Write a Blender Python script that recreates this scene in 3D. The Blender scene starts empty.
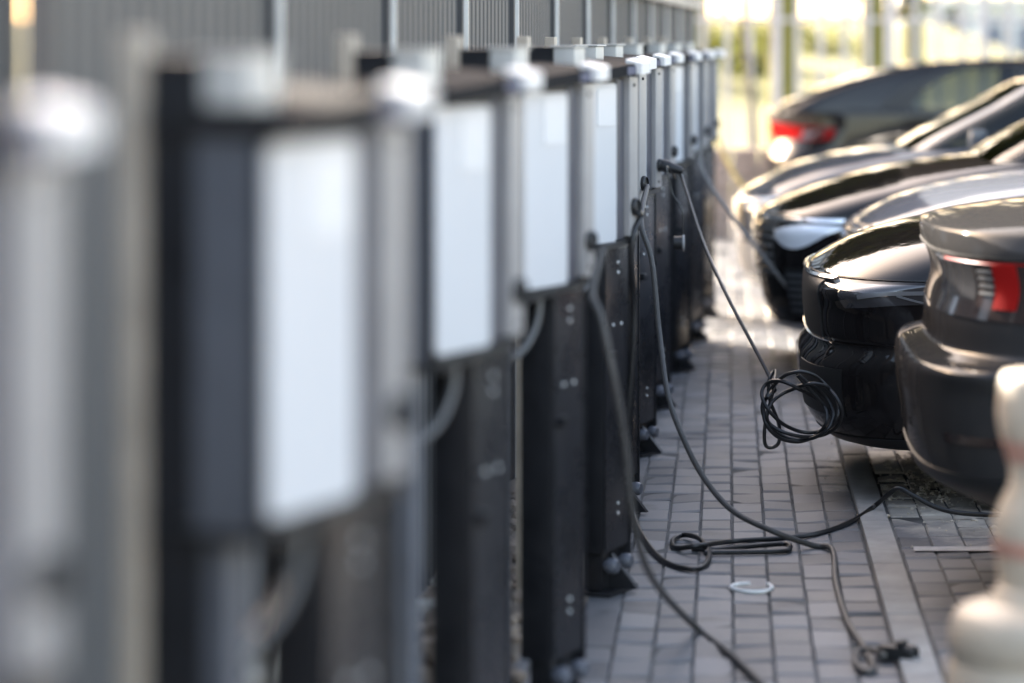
import bpy, bmesh, math, random
from mathutils import Vector, Matrix
rnd = random.Random(7)
R = math.radians
C = bpy.context.scene.collection
F, PX0, PY0, H = 3300.0, 728.0, 40.0, 1.65      # focal length in pixels, vanishing point, eye height

def at(px, py, Y):
    return Vector(((px-PX0)*Y/F, Y, H-(py-PY0)*Y/F))
def gnd(px, py, z=0.0):
    Y = (H-z)*F/(py-PY0)
    return Vector(((px-PX0)*Y/F, Y, z))

# ------------------------------------------------------------------ materials
def mat(name, col, rough=0.5, metal=0.0, coat=0.0, var=0.0, vscale=8.0, bump=0.0, bscale=60.0, spec=0.5, emit=None, stretch=None, rvar=0.0):
    m = bpy.data.materials.new(name); m.use_nodes = True
    nt = m.node_tree; b = nt.nodes['Principled BSDF']
    b.inputs['Base Color'].default_value = (*col, 1)
    b.inputs['Roughness'].default_value = rough
    b.inputs['Metallic'].default_value = metal
    b.inputs['Coat Weight'].default_value = coat
    b.inputs['Coat Roughness'].default_value = 0.04
    b.inputs['Specular IOR Level'].default_value = spec
    tc = nt.nodes.new('ShaderNodeTexCoord')
    src = tc.outputs['Object']
    if stretch:
        mp = nt.nodes.new('ShaderNodeMapping'); mp.inputs['Scale'].default_value = stretch
        nt.links.new(src, mp.inputs[0]); src = mp.outputs[0]
    if var or rvar:
        n = nt.nodes.new('ShaderNodeTexNoise'); n.inputs['Scale'].default_value = vscale
        n.inputs['Detail'].default_value = 6; n.inputs['Roughness'].default_value = 0.65
        nt.links.new(src, n.inputs['Vector'])
        if var:
            r = nt.nodes.new('ShaderNodeValToRGB')
            r.color_ramp.elements[0].position = 0.3; r.color_ramp.elements[1].position = 0.7
            r.color_ramp.elements[0].color = (*[c*(1-var) for c in col], 1)
            r.color_ramp.elements[1].color = (*[min(1, c*(1+var)) for c in col], 1)
            nt.links.new(n.outputs['Fac'], r.inputs[0]); nt.links.new(r.outputs[0], b.inputs['Base Color'])
        if rvar:
            mr = nt.nodes.new('ShaderNodeMapRange')
            mr.inputs[1].default_value = 0.3; mr.inputs[2].default_value = 0.7
            mr.inputs[3].default_value = max(0.02, rough-rvar); mr.inputs[4].default_value = min(1, rough+rvar)
            nt.links.new(n.outputs['Fac'], mr.inputs[0]); nt.links.new(mr.outputs[0], b.inputs['Roughness'])
    if bump:
        n2 = nt.nodes.new('ShaderNodeTexNoise'); n2.inputs['Scale'].default_value = bscale; n2.inputs['Detail'].default_value = 5
        bp = nt.nodes.new('ShaderNodeBump'); bp.inputs['Strength'].default_value = bump; bp.inputs['Distance'].default_value = 0.01
        nt.links.new(src, n2.inputs['Vector']); nt.links.new(n2.outputs['Fac'], bp.inputs['Height']); nt.links.new(bp.outputs[0], b.inputs['Normal'])
    return m

M = {}
M['steel_dark'] = mat('charcoal powder coat', (0.013, 0.0135, 0.016), 0.36, 0.0, var=0.2, vscale=9, bump=0.05, bscale=400, rvar=0.1)
M['steel_panel'] = mat('dark satin sheet', (0.020, 0.020, 0.023), 0.30, 0.0, var=0.2, vscale=5, rvar=0.1)
M['housing'] = mat('blue grey housing', (0.095, 0.10, 0.115), 0.45, var=0.12, rvar=0.08)
M['black'] = mat('black plastic', (0.014, 0.014, 0.015), 0.45, var=0.2)
M['white_panel'] = mat('white panel', (0.575, 0.585, 0.60), 0.3, var=0.02, vscale=4)
M['display'] = mat('white display glass', (0.70, 0.70, 0.70), 0.25)
M['strip'] = mat('slate strip', (0.085, 0.085, 0.10), 0.4, var=0.1)
M['cover'] = mat('light grey cover', (0.31, 0.30, 0.295), 0.42, var=0.06, vscale=14)
M['cap_white'] = mat('white end cap', (0.74, 0.725, 0.70), 0.45)
M['hood_grey'] = mat('hood slate', (0.15, 0.15, 0.19), 0.8, spec=0.15)
M['bracket'] = mat('pale bracket', (0.52, 0.51, 0.48), 0.45, 0.1, var=0.08)
M['hood_black'] = mat('matt black hood', (0.02, 0.02, 0.021), 0.85, spec=0.1)
M['galv'] = mat('galvanised steel', (0.56, 0.55, 0.53), 0.42, 0.45, var=0.15, vscale=25, rvar=0.1)
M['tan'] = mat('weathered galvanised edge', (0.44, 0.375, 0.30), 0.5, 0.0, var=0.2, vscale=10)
M['conduit'] = mat('silver conduit', (0.11, 0.112, 0.118), 0.4, 0.2)
M['knob'] = mat('grey knob', (0.10, 0.105, 0.125), 0.35)
M['screw'] = mat('zinc screw', (0.85, 0.85, 0.83), 0.25, 0.3)
M['cable'] = mat('black cable', (0.012, 0.012, 0.013), 0.38, var=0.2)
M['cable_grey'] = mat('dusty cable', (0.055, 0.052, 0.05), 0.55, var=0.25, vscale=30)
M['cable_pale'] = mat('pale cable', (0.20, 0.19, 0.18), 0.6, var=0.2, vscale=30)
M['yellow'] = mat('yellow hose', (0.55, 0.40, 0.12), 0.5)
M['paint_black'] = mat('black car paint', (0.011, 0.0095, 0.0095), 0.5, 0.0, coat=0.7, spec=0.0)
M['paint_grey'] = mat('grey car paint', (0.034, 0.033, 0.033), 0.5, 0.0, coat=0.3, spec=0.0)
M['paint_silver'] = mat('silver car paint', (0.125, 0.135, 0.158), 0.5, 0.0, coat=0.7, spec=0.0)
M['paint_slate'] = mat('slate car paint', (0.085, 0.092, 0.108), 0.5, 0.0, coat=0.8, spec=0.0)
M['trim'] = mat('dark trim', (0.012, 0.012, 0.012), 0.5)
M['chrome'] = mat('chrome', (0.80, 0.80, 0.80), 0.12, 1.0)
M['lamp'] = mat('clear lamp', (0.86, 0.88, 0.92), 0.15, 0.15, coat=1.0)
M['lamp_dim'] = mat('dim lamp strip', (0.13, 0.13, 0.135), 0.3)
M['lamp_smoke'] = mat('smoked lamp', (0.055, 0.053, 0.055), 0.08, 0.2, coat=1.0)
M['tail_smoke'] = mat('smoked tail lamp', (0.030, 0.020, 0.018), 0.12, coat=1.0)
M['tail_red'] = mat('red tail lamp', (0.26, 0.010, 0.009), 0.4, coat=0.0, spec=0.05)
M['tail_deep'] = mat('deep red lamp', (0.20, 0.008, 0.008), 0.5, spec=0.0)
M['tyre'] = mat('tyre', (0.02, 0.02, 0.02), 0.8, bump=0.2)
M['rim'] = mat('alloy', (0.45, 0.45, 0.46), 0.3, 0.8)
M['bollard'] = mat('white plastic', (0.46, 0.395, 0.31), 0.5, var=0.12, vscale=6)
M['red'] = mat('red band', (0.45, 0.255, 0.195), 0.5, var=0.15)
M['kerb'] = mat('kerb concrete', (0.30, 0.285, 0.265), 0.9, var=0.22, vscale=5, bump=0.3, bscale=120)
M['sand'] = mat('sandy grit', (0.55, 0.50, 0.42), 0.95, var=0.4, vscale=30, bump=0.8, bscale=90)
M['soil'] = mat('gravelly soil', (0.22, 0.18, 0.14), 0.95, var=0.4, vscale=9, bump=0.9, bscale=70)
M['joint'] = mat('joint sand', (0.10, 0.097, 0.093), 0.95, var=0.6, vscale=3)
M['stone'] = mat('broken stone', (0.34, 0.27, 0.21), 0.9, var=0.4, vscale=12, bump=0.5)
M['line'] = mat('worn white line', (0.36, 0.35, 0.34), 0.7, var=0.25, vscale=20)
M['tie'] = mat('white strip', (0.80, 0.80, 0.78), 0.45)
M['wall'] = mat('grey cladding', (0.072, 0.072, 0.072), 0.6, var=0.10, vscale=3, stretch=(1, 1, 0.3))
M['wall_dark'] = mat('dark post', (0.03, 0.03, 0.033), 0.5)
M['rail_sun_edge'] = mat('pale rail and sunlit edge', (0.62, 0.60, 0.57), 0.45, 0.2, var=0.1)  # rail colour; on the posts it paints in their sunlit edge
M['fence'] = mat('grey fence steel', (0.50, 0.47, 0.46), 0.5, 0.1, var=0.1)
M['bark'] = mat('mossy bark', (0.20, 0.20, 0.05), 0.9, var=0.35, vscale=6, bump=0.6, stretch=(1, 1, 0.25))
M['bark_brown'] = mat('grey brown bark', (0.17, 0.14, 0.12), 0.9, var=0.3, vscale=6, bump=0.5)
M['grass'] = mat('dry sunlit grass', (0.175, 0.165, 0.055), 0.9, var=0.3, vscale=0.25, bump=0.6, bscale=6)
M['ground'] = mat('pale gravel ground', (0.27, 0.225, 0.20), 0.95, var=0.25, vscale=1.3, bump=0.4, bscale=30)
M['facade'] = mat('white render', (0.76, 0.75, 0.73), 0.8, var=0.05, vscale=1)
M['bluewin'] = mat('blue grey pane', (0.16, 0.19, 0.27), 0.12, 0.0, coat=0.3)
M['brick_red'] = mat('pinkish block', (0.36, 0.28, 0.235), 0.85, var=0.25, vscale=10)

def leafmat(name, col, tr=0.55):
    m = bpy.data.materials.new(name); m.use_nodes = True
    nt = m.node_tree; out = nt.nodes['Material Output']; nt.nodes.remove(nt.nodes['Principled BSDF'])
    d = nt.nodes.new('ShaderNodeBsdfDiffuse'); t = nt.nodes.new('ShaderNodeBsdfTranslucent'); mx = nt.nodes.new('ShaderNodeMixShader')
    g = nt.nodes.new('ShaderNodeNewGeometry'); rp = nt.nodes.new('ShaderNodeValToRGB')
    rp.color_ramp.elements[0].color = (*[c*0.6 for c in col], 1); rp.color_ramp.elements[1].color = (*[c*1.4 for c in col], 1)
    nt.links.new(g.outputs['Random Per Island'], rp.inputs[0])
    nt.links.new(rp.outputs[0], d.inputs[0]); nt.links.new(rp.outputs[0], t.inputs[0])
    mx.inputs[0].default_value = tr
    nt.links.new(d.outputs[0], mx.inputs[1]); nt.links.new(t.outputs[0], mx.inputs[2]); nt.links.new(mx.outputs[0], out.inputs[0])
    return m
M['leaf'] = leafmat('yellow green leaves', (0.17, 0.18, 0.05))
M['leaf2'] = leafmat('olive leaves', (0.035, 0.04, 0.012), .2)

def glassmat(name, tint):
    m = bpy.data.materials.new(name); m.use_nodes = True
    nt = m.node_tree; out = nt.nodes['Material Output']; nt.nodes.remove(nt.nodes['Principled BSDF'])
    t = nt.nodes.new('ShaderNodeBsdfTransparent'); t.inputs[0].default_value = (*tint, 1)
    g = nt.nodes.new('ShaderNodeBsdfGlossy'); g.inputs['Roughness'].default_value = 0.03
    fr = nt.nodes.new('ShaderNodeFresnel'); fr.inputs[0].default_value = 1.5
    mx = nt.nodes.new('ShaderNodeMixShader')
    nt.links.new(fr.outputs[0], mx.inputs[0]); nt.links.new(t.outputs[0], mx.inputs[1]); nt.links.new(g.outputs[0], mx.inputs[2])
    nt.links.new(mx.outputs[0], out.inputs[0])
    return m
M['glass'] = glassmat('tinted car glass', (0.30, 0.33, 0.29))

def pavermat():
    m = bpy.data.materials.new('concrete pavers'); m.use_nodes = True
    nt = m.node_tree; b = nt.nodes['Principled BSDF']
    g = nt.nodes.new('ShaderNodeNewGeometry'); rp = nt.nodes.new('ShaderNodeValToRGB')
    rp.color_ramp.elements[0].color = (0.062, 0.065, 0.072, 1); rp.color_ramp.elements[1].color = (0.155, 0.158, 0.168, 1)
    nt.links.new(g.outputs['Random Per Island'], rp.inputs[0])
    tc = nt.nodes.new('ShaderNodeTexCoord'); n = nt.nodes.new('ShaderNodeTexNoise'); n.inputs['Scale'].default_value = 2.2; n.inputs['Detail'].default_value = 8
    nt.links.new(tc.outputs['Object'], n.inputs['Vector'])
    mx = nt.nodes.new('ShaderNodeMix'); mx.data_type = 'RGBA'; mx.blend_type = 'MIX'
    mr = nt.nodes.new('ShaderNodeMapRange'); mr.inputs[1].default_value = 0.50; mr.inputs[2].default_value = 0.78; mr.inputs[3].default_value = 0; mr.inputs[4].default_value = 0.55
    nt.links.new(n.outputs['Fac'], mr.inputs[0]); nt.links.new(mr.outputs[0], mx.inputs[0])
    nt.links.new(rp.outputs[0], mx.inputs[6]); mx.inputs[7].default_value = (0.21, 0.195, 0.18, 1)
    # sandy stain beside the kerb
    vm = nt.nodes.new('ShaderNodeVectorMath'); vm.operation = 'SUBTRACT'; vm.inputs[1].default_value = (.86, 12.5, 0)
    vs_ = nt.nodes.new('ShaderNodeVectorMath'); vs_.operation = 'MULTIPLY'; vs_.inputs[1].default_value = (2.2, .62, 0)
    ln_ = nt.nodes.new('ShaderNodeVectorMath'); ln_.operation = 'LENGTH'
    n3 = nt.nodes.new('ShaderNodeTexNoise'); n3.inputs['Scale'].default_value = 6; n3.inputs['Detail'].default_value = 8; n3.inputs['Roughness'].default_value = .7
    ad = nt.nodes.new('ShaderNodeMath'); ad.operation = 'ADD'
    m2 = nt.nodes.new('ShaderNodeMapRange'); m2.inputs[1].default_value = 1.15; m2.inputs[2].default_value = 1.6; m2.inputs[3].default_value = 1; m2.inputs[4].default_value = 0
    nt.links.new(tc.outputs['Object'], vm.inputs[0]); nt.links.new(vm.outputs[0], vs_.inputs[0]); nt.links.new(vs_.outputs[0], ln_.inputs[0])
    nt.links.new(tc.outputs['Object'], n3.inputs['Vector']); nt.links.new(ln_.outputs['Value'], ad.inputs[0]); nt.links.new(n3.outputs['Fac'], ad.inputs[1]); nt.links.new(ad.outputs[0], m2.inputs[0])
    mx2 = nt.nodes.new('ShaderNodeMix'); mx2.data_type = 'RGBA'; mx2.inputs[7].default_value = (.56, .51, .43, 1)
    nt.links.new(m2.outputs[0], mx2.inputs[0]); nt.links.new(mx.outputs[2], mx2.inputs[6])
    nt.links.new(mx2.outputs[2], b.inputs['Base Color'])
    b.inputs['Roughness'].default_value = 0.5
    n4 = nt.nodes.new('ShaderNodeTexNoise'); n4.inputs['Scale'].default_value = 4.5; n4.inputs['Detail'].default_value = 5
    nt.links.new(tc.outputs['Object'], n4.inputs['Vector'])
    m4 = nt.nodes.new('ShaderNodeMapRange'); m4.inputs[1].default_value = .60; m4.inputs[2].default_value = .72; m4.inputs[3].default_value = 0; m4.inputs[4].default_value = .6
    mx4 = nt.nodes.new('ShaderNodeMix'); mx4.data_type = 'RGBA'; mx4.inputs[7].default_value = (.035, .034, .034, 1)
    nt.links.new(n4.outputs['Fac'], m4.inputs[0]); nt.links.new(m4.outputs[0], mx4.inputs[0]); nt.links.new(mx2.outputs[2], mx4.inputs[6]); nt.links.new(mx4.outputs[2], b.inputs['Base Color'])
    n2 = nt.nodes.new('ShaderNodeTexNoise'); n2.inputs['Scale'].default_value = 260; n2.inputs['Detail'].default_value = 4
    bp = nt.nodes.new('ShaderNodeBump'); bp.inputs['Strength'].default_value = 0.35; bp.inputs['Distance'].default_value = 0.0028
    nt.links.new(tc.outputs['Object'], n2.inputs['Vector']); nt.links.new(n2.outputs['Fac'], bp.inputs['Height']); nt.links.new(bp.outputs[0], b.inputs['Normal'])
    return m
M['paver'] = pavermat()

# ------------------------------------------------------------------ mesh helpers
class MB:
    def __init__(s): s.v = []; s.f = []
    def add(s, vs, fs):
        o = len(s.v); s.v += [Vector(p) for p in vs]; s.f += [[i+o for i in f] for f in fs]; return s
    def hexa(s, p):     # 8 corners: bottom 0-3 ccw, top 4-7
        return s.add(p, [(3,2,1,0),(4,5,6,7),(0,1,5,4),(1,2,6,5),(2,3,7,6),(3,0,4,7)])
    def box(s, x0, x1, y0, y1, z0, z1, bev=0.0):
        if bev <= 0:
            return s.hexa([(x0,y0,z0),(x1,y0,z0),(x1,y1,z0),(x0,y1,z0),(x0,y0,z1),(x1,y0,z1),(x1,y1,z1),(x0,y1,z1)])
        bm = bmesh.new(); bmesh.ops.create_cube(bm, size=1)
        for v in bm.verts: v.co = Vector(((x0+x1)/2+v.co.x*(x1-x0), (y0+y1)/2+v.co.y*(y1-y0), (z0+z1)/2+v.co.z*(z1-z0)))
        bmesh.ops.bevel(bm, geom=bm.edges[:], offset=bev, segments=2, affect='EDGES', profile=0.7)
        return s.bm(bm)
    def bm(s, bm):
        bm.verts.index_update()
        s.add([v.co.copy() for v in bm.verts], [[v.index for v in f.verts] for f in bm.faces]); bm.free(); return s
    def tube(s, pts, r, n=10, cap=True):
        pts = [Vector(p) for p in pts]; rings = []; up = Vector((0.13, 0.21, 0.97)); prev = None
        for i, p in enumerate(pts):
            t = (pts[min(i+1, len(pts)-1)]-pts[max(i-1, 0)]).normalized()
            if prev is None:
                a = t.cross(up)
                if a.length < 1e-3: a = t.cross(Vector((1,0,0)))
                a.normalize()
            else:
                a = (prev - t*prev.dot(t)).normalized()
            prev = a; b = t.cross(a)
            rr = r[i] if isinstance(r, (list, tuple)) else r
            rings.append([p+a*math.cos(2*math.pi*k/n)*rr+b*math.sin(2*math.pi*k/n)*rr for k in range(n)])
        vs = [q for ring in rings for q in ring]; fs = []
        for i in range(len(rings)-1):
            for k in range(n):
                fs.append((i*n+k, i*n+(k+1)%n, (i+1)*n+(k+1)%n, (i+1)*n+k))
        if cap: fs.append(tuple(range(n))[::-1]); fs.append(tuple(range((len(rings)-1)*n, len(rings)*n)))
        return s.add(vs, fs)
    def lathe(s, prof, n=32, c=(0,0,0), axis='Z'):
        vs = []; fs = []
        for r, z in prof:
            for k in range(n):
                a = 2*math.pi*k/n; p = (r*math.cos(a), r*math.sin(a), z)
                if axis == 'X': p = (p[2], p[0], p[1])
                if axis == 'Y': p = (p[0], p[2], p[1])
                vs.append((p[0]+c[0], p[1]+c[1], p[2]+c[2]))
        for i in range(len(prof)-1):
            for k in range(n):
                fs.append((i*n+k, i*n+(k+1)%n, (i+1)*n+(k+1)%n, (i+1)*n+k))
        fs.append(tuple(range(n))[::-1]); fs.append(tuple(range((len(prof)-1)*n, len(prof)*n)))
        return s.add(vs, fs)
    def build(s, name, m, parent=None, smooth=True, angle=35):
        me = bpy.data.meshes.new(name); me.from_pydata([tuple(v) for v in s.v], [], s.f); me.update()
        bm = bmesh.new(); bm.from_mesh(me); bmesh.ops.recalc_face_normals(bm, faces=bm.faces[:]); bm.to_mesh(me); bm.free()
        me.materials.append(M[m] if isinstance(m, str) else m)
        o = bpy.data.objects.new(name, me); C.objects.link(o)
        if smooth:
            for p in me.polygons: p.use_smooth = True
            me.set_sharp_from_angle(angle=R(angle))
        if parent: o.parent = parent
        return o

def cr(pts, sub=8):      # Catmull-Rom
    P = [Vector(p) for p in pts]; out = []
    for i in range(len(P)-1):
        a, b, c, d = P[max(i-1,0)], P[i], P[i+1], P[min(i+2, len(P)-1)]
        for k in range(sub):
            t = k/sub
            out.append(0.5*((2*b)+(c-a)*t+(2*a-5*b+4*c-d)*t*t+(3*b-a-3*c+d)*t**3))
    out.append(P[-1]); return out

def tag(o, label=None, cat=None, group=None, kind=None):
    if label: o['label'] = label
    if cat: o['category'] = cat
    if group: o['group'] = group
    if kind: o['kind'] = kind
    return o
def empty(name, loc=(0,0,0), rz=0.0):
    o = bpy.data.objects.new(name, None); C.objects.link(o); o.location = loc; o.rotation_euler = (0,0,rz); return o
def copy_tree(o, parent=None):
    c = o.copy(); C.objects.link(c); c.parent = parent
    for ch in list(o.children): copy_tree(ch, c)
    return c
def struct(o): o['kind'] = 'structure'; return o

# ------------------------------------------------------------------ ground
WA, WB = -1.249, 0.0373                      # wall line: X = WA + WB*Y
def wallx(Y): return WA+WB*Y
struct(MB().add([(-900,-60,-0.06),(900,-60,-0.06),(900,3000,-0.06),(-900,3000,-0.06)], [(0,1,2,3)]).build('ground', 'ground', smooth=False))
struct(MB().add([(-1.6,1,-0.0045),(0.45,1,-0.0045),(0.45,30,-0.0045),(-1.6,30,-0.0045)], [(0,1,2,3)]).build('path', 'joint', smooth=False))
struct(MB().add([(0.55,1,-0.0045),(9,1,-0.0045),(9,30,-0.0045),(0.55,30,-0.0045)], [(0,1,2,3)]).build('parking_ground', 'joint', smooth=False))

def pavers(x0, x1, y0, y1, sx, sy, name):
    mb = MB(); g = 0.0019; gy_ = 0.0075
    nx = int(round((x1-x0)/sx)); ny = int(round((y1-y0)/sy))
    for i in range(nx):
        off = (0.045 if i % 2 else 0.0)+rnd.uniform(-0.02, 0.02)
        for j in range(ny):
            a0 = x0+i*sx+g+rnd.uniform(-.001,.001); a1 = x0+(i+1)*sx-g+rnd.uniform(-.001,.001)
            b0 = y0+j*sy+gy_+off+rnd.uniform(-.002,.002); b1 = y0+(j+1)*sy-gy_+off+rnd.uniform(-.002,.002)
            h = rnd.gauss(0, 0.0012); ey = 0.011; tx = rnd.gauss(0, 0.0016); ty = rnd.gauss(0, 0.0022); e = 0.004
            def z(u, v): return h+tx*u+ty*v
            vs = [(a0,b0,-0.02),(a1,b0,-0.02),(a1,b1,-0.02),(a0,b1,-0.02),
                  (a0,b0,z(-1,-1)-.006),(a1,b0,z(1,-1)-.006),(a1,b1,z(1,1)-.006),(a0,b1,z(-1,1)-.006),
                  (a0+e,b0+ey,z(-1,-1)),(a1-e,b0+ey,z(1,-1)),(a1-e,b1-ey,z(1,1)),(a0+e,b1-ey,z(-1,1))]
            mb.add(vs, [(0,1,5,4),(1,2,6,5),(2,3,7,6),(3,0,4,7),(4,5,9,8),(5,6,10,9),(6,7,11,10),(7,4,8,11),(8,9,10,11)])
    return struct(mb.build(name, 'paver', smooth=False))
pavers(-0.85, 0.446, 5.5, 28, 0.108, 0.232, 'pavement')
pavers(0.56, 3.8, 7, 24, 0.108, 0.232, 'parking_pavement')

# kerb: row of flush concrete kerb stones
kb = MB()
for j in range(28):
    y = 4+j*0.9
    kb.box(0.452, 0.548, y+.003, y+.897, -0.05, 0.018+rnd.uniform(-.002,.002), 0.008)
struct(kb.build('kerb', 'kerb'))

# soil bed between wall and walkway
bed = MB(); n0, m0 = 60, 12
for j in range(n0+1):
    for i in range(m0+1):
        Y = 2+j*0.4; xa = wallx(Y)-.4; xb = -0.50-(0.14 if Y < 9 else 0.0)+0.012*Y
        x = xa+(xb-xa)*i/m0
        bed.v.append(Vector((x, Y, 0.006+0.03*math.sin(i/m0*math.pi)*(0.5+rnd.random())-(0.02 if i==m0 else 0))))
for j in range(n0):
    for i in range(m0):
        a = j*(m0+1)+i; bed.f.append((a, a+1, a+m0+2, a+m0+1))
struct(bed.build('soil', 'soil'))

def rock(mb, c, r):
    bm = bmesh.new(); bmesh.ops.create_icosphere(bm, subdivisions=1, radius=r)
    s = Vector((rnd.uniform(.7,1.3), rnd.uniform(.7,1.3), rnd.uniform(.5,.9)))
    for v in bm.verts: v.co = Vector((v.co.x*s.x, v.co.y*s.y, v.co.z*s.z))*rnd.uniform(.75,1.2)+Vector(c)
    mb.bm(bm)
rb = MB()
for k in range(420):
    Y = rnd.uniform(3.5, 12); x = rnd.uniform(wallx(Y)+.05, -0.62+0.01*Y)
    rock(rb, (x, Y, 0.04), rnd.choice([.012,.018,.025,.035,.05]))
for k in range(110):
    Y = rnd.uniform(8.3, 9.6); rock(rb, (rnd.gauss(-0.74,.05), Y, 0.05+abs(rnd.gauss(0,.03))), rnd.choice([.02,.03,.045,.06]))
tag(rb.build('gravel', 'stone', smooth=False), 'loose broken stones and rubble on the soil behind the charging stations', 'rubble', kind='stuff')

hp = MB(); n = 26
for j in range(n+1):
    for i in range(n+1):
        u, v = i/n*2-1, j/n*2-1; d = max(0, 1-math.sqrt(u*u+v*v))
        hp.v.append(Vector((-.86+.17*u, 6.45+.75*v, 0.0+.66*d**.7*(1-.12*rnd.random()))))
for j in range(n):
    for i in range(n):
        a = j*(n+1)+i; hp.f.append((a, a+1, a+n+2, a+n+1))
for k in range(130):
    a = rnd.random()*6.28; q = rnd.random()**.6
    rock(hp, (-.86+.16*q*math.cos(a), 6.45+.7*q*math.sin(a), 0.63*(1-q)**.7), rnd.choice([.012,.02,.03,.04]))
tag(hp.build('rubble_heap', 'sand', smooth=False), 'pale heap of sand and broken stone against the wall behind the second station', 'heap')

# swept sand and grit beside the kerb
sd = MB()
for k in range(900):
    u, v = rnd.gauss(0,.42), rnd.gauss(0,.42)
    rock(sd, (.86+.36*u, 12.5+1.5*v, .002), rnd.choice([.003,.004,.005,.008,.012]))
tag(sd.build('sand', 'sand'), 'pale sandy grit swept against the kerb below the bumpers', 'sand', kind='stuff')

# bay line (worn white)
ln = MB(); ln.add([(0.60,10.62,.0065),(4.2,10.62,.0065),(4.2,10.71,.0065),(0.60,10.71,.0065)], [(0,1,2,3)])
struct(ln.build('road_marking', 'line', smooth=False))

# ------------------------------------------------------------------ cladding wall
def wall():
    root = empty('cladding_wall', (wallx(15), 15, 0))
    ang = -math.atan(WB); ux, uy = WB/math.hypot(1,WB), 1/math.hypot(1,WB)
    root.rotation_euler = (0,0,ang)
    ps = [1.2, 3.1, 4.9] + [7.07, 8.83, 10.5, 12.1, 13.75, 15.4, 17.0, 18.65, 20.3, 21.95, 23.6, 25.9]
    top = 2.02
    L = [(y-15)/uy for y in ps]
    for i in range(len(L)-1):
        a, b = L[i]+.035, L[i+1]-.035
        if i == 2: a += 0.25          # the open slit beside the third post
        zb = 1.2 if ps[i] > 18 else 0.03     # far bays left open low, made up to let sun reach the cars
        mb = MB(); n = max(4, int((b-a)/0.11)); vs = []; k = 0
        xs = []
        for q in range(n):
            y0 = a+(b-a)*q/n; w = (b-a)/n
            xs += [(0.0, y0), (0.0, y0+w*.55), (-0.009, y0+w*.66), (-0.009, y0+w*.88)]
        xs.append((0.0, b))
        for (x, y) in xs: vs += [(x,y,zb),(x,y,top)]
        fs = [(2*q, 2*q+2, 2*q+3, 2*q+1) for q in range(len(xs)-1)]
        base = len(vs)
        for (x, y) in (xs[0], xs[-1]): vs += [(-0.05,y,zb),(-0.05,y,top)]
        fs += [(base, base+2, base+3, base+1), (0, 1, base+1, base), (len(xs)*2-2, base+2, base+3, len(xs)*2-1)]
        fs.append(tuple([1+2*q for q in range(len(xs))]+[base+3, base+1]))
        mb.add(vs, fs); mb.build('cladding_panel', 'wall', root, smooth=False)
    for y in L:
        p = MB(); p.box(-0.06, 0.016, y-.03, y+.012, 0, top+.02, .003)
        po = p.build('wall_post', 'wall_dark', root)
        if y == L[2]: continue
        q = MB(); q.box(-0.03, 0.03, y+.014, y+.026, 0, top+.02, .002)  # thin pale strip added to stand in for the post's sunlit edge
        q.build('painted_sunlit_edge', 'rail_sun_edge', po)
    r = MB(); r.box(0.02, 0.06, L[8]-.1, L[-1]+.1, 1.90, 1.945, .004); r.build('rail', 'rail_sun_edge', root)
    tag(root, 'grey ribbed metal cladding wall running behind the charging stations', 'wall')
wall()

# ------------------------------------------------------------------ charging station
YAW = R(-20)
def rounded_panel(mb, x0, x1, y0, y1, z0, z1, r, seg=5):
    pts = []
    for (cy, cz, a0) in ((y1-r, z1-r, 0), (y0+r, z1-r, 90), (y0+r, z0+r, 180), (y1-r, z0+r, 270)):
        for k in range(seg+1):
            a = R(a0+90*k/seg); pts.append((cy+r*math.cos(a), cz+r*math.sin(a)))
    n = len(pts); vs = [(x0, p[0], p[1]) for p in pts]+[(x1, p[0], p[1]) for p in pts]
    mb.add(vs, [tuple(range(n))[::-1], tuple(range(n, 2*n))]+[(k, (k+1)%n, n+(k+1)%n, n+k) for k in range(n)])
    return mb

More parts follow.
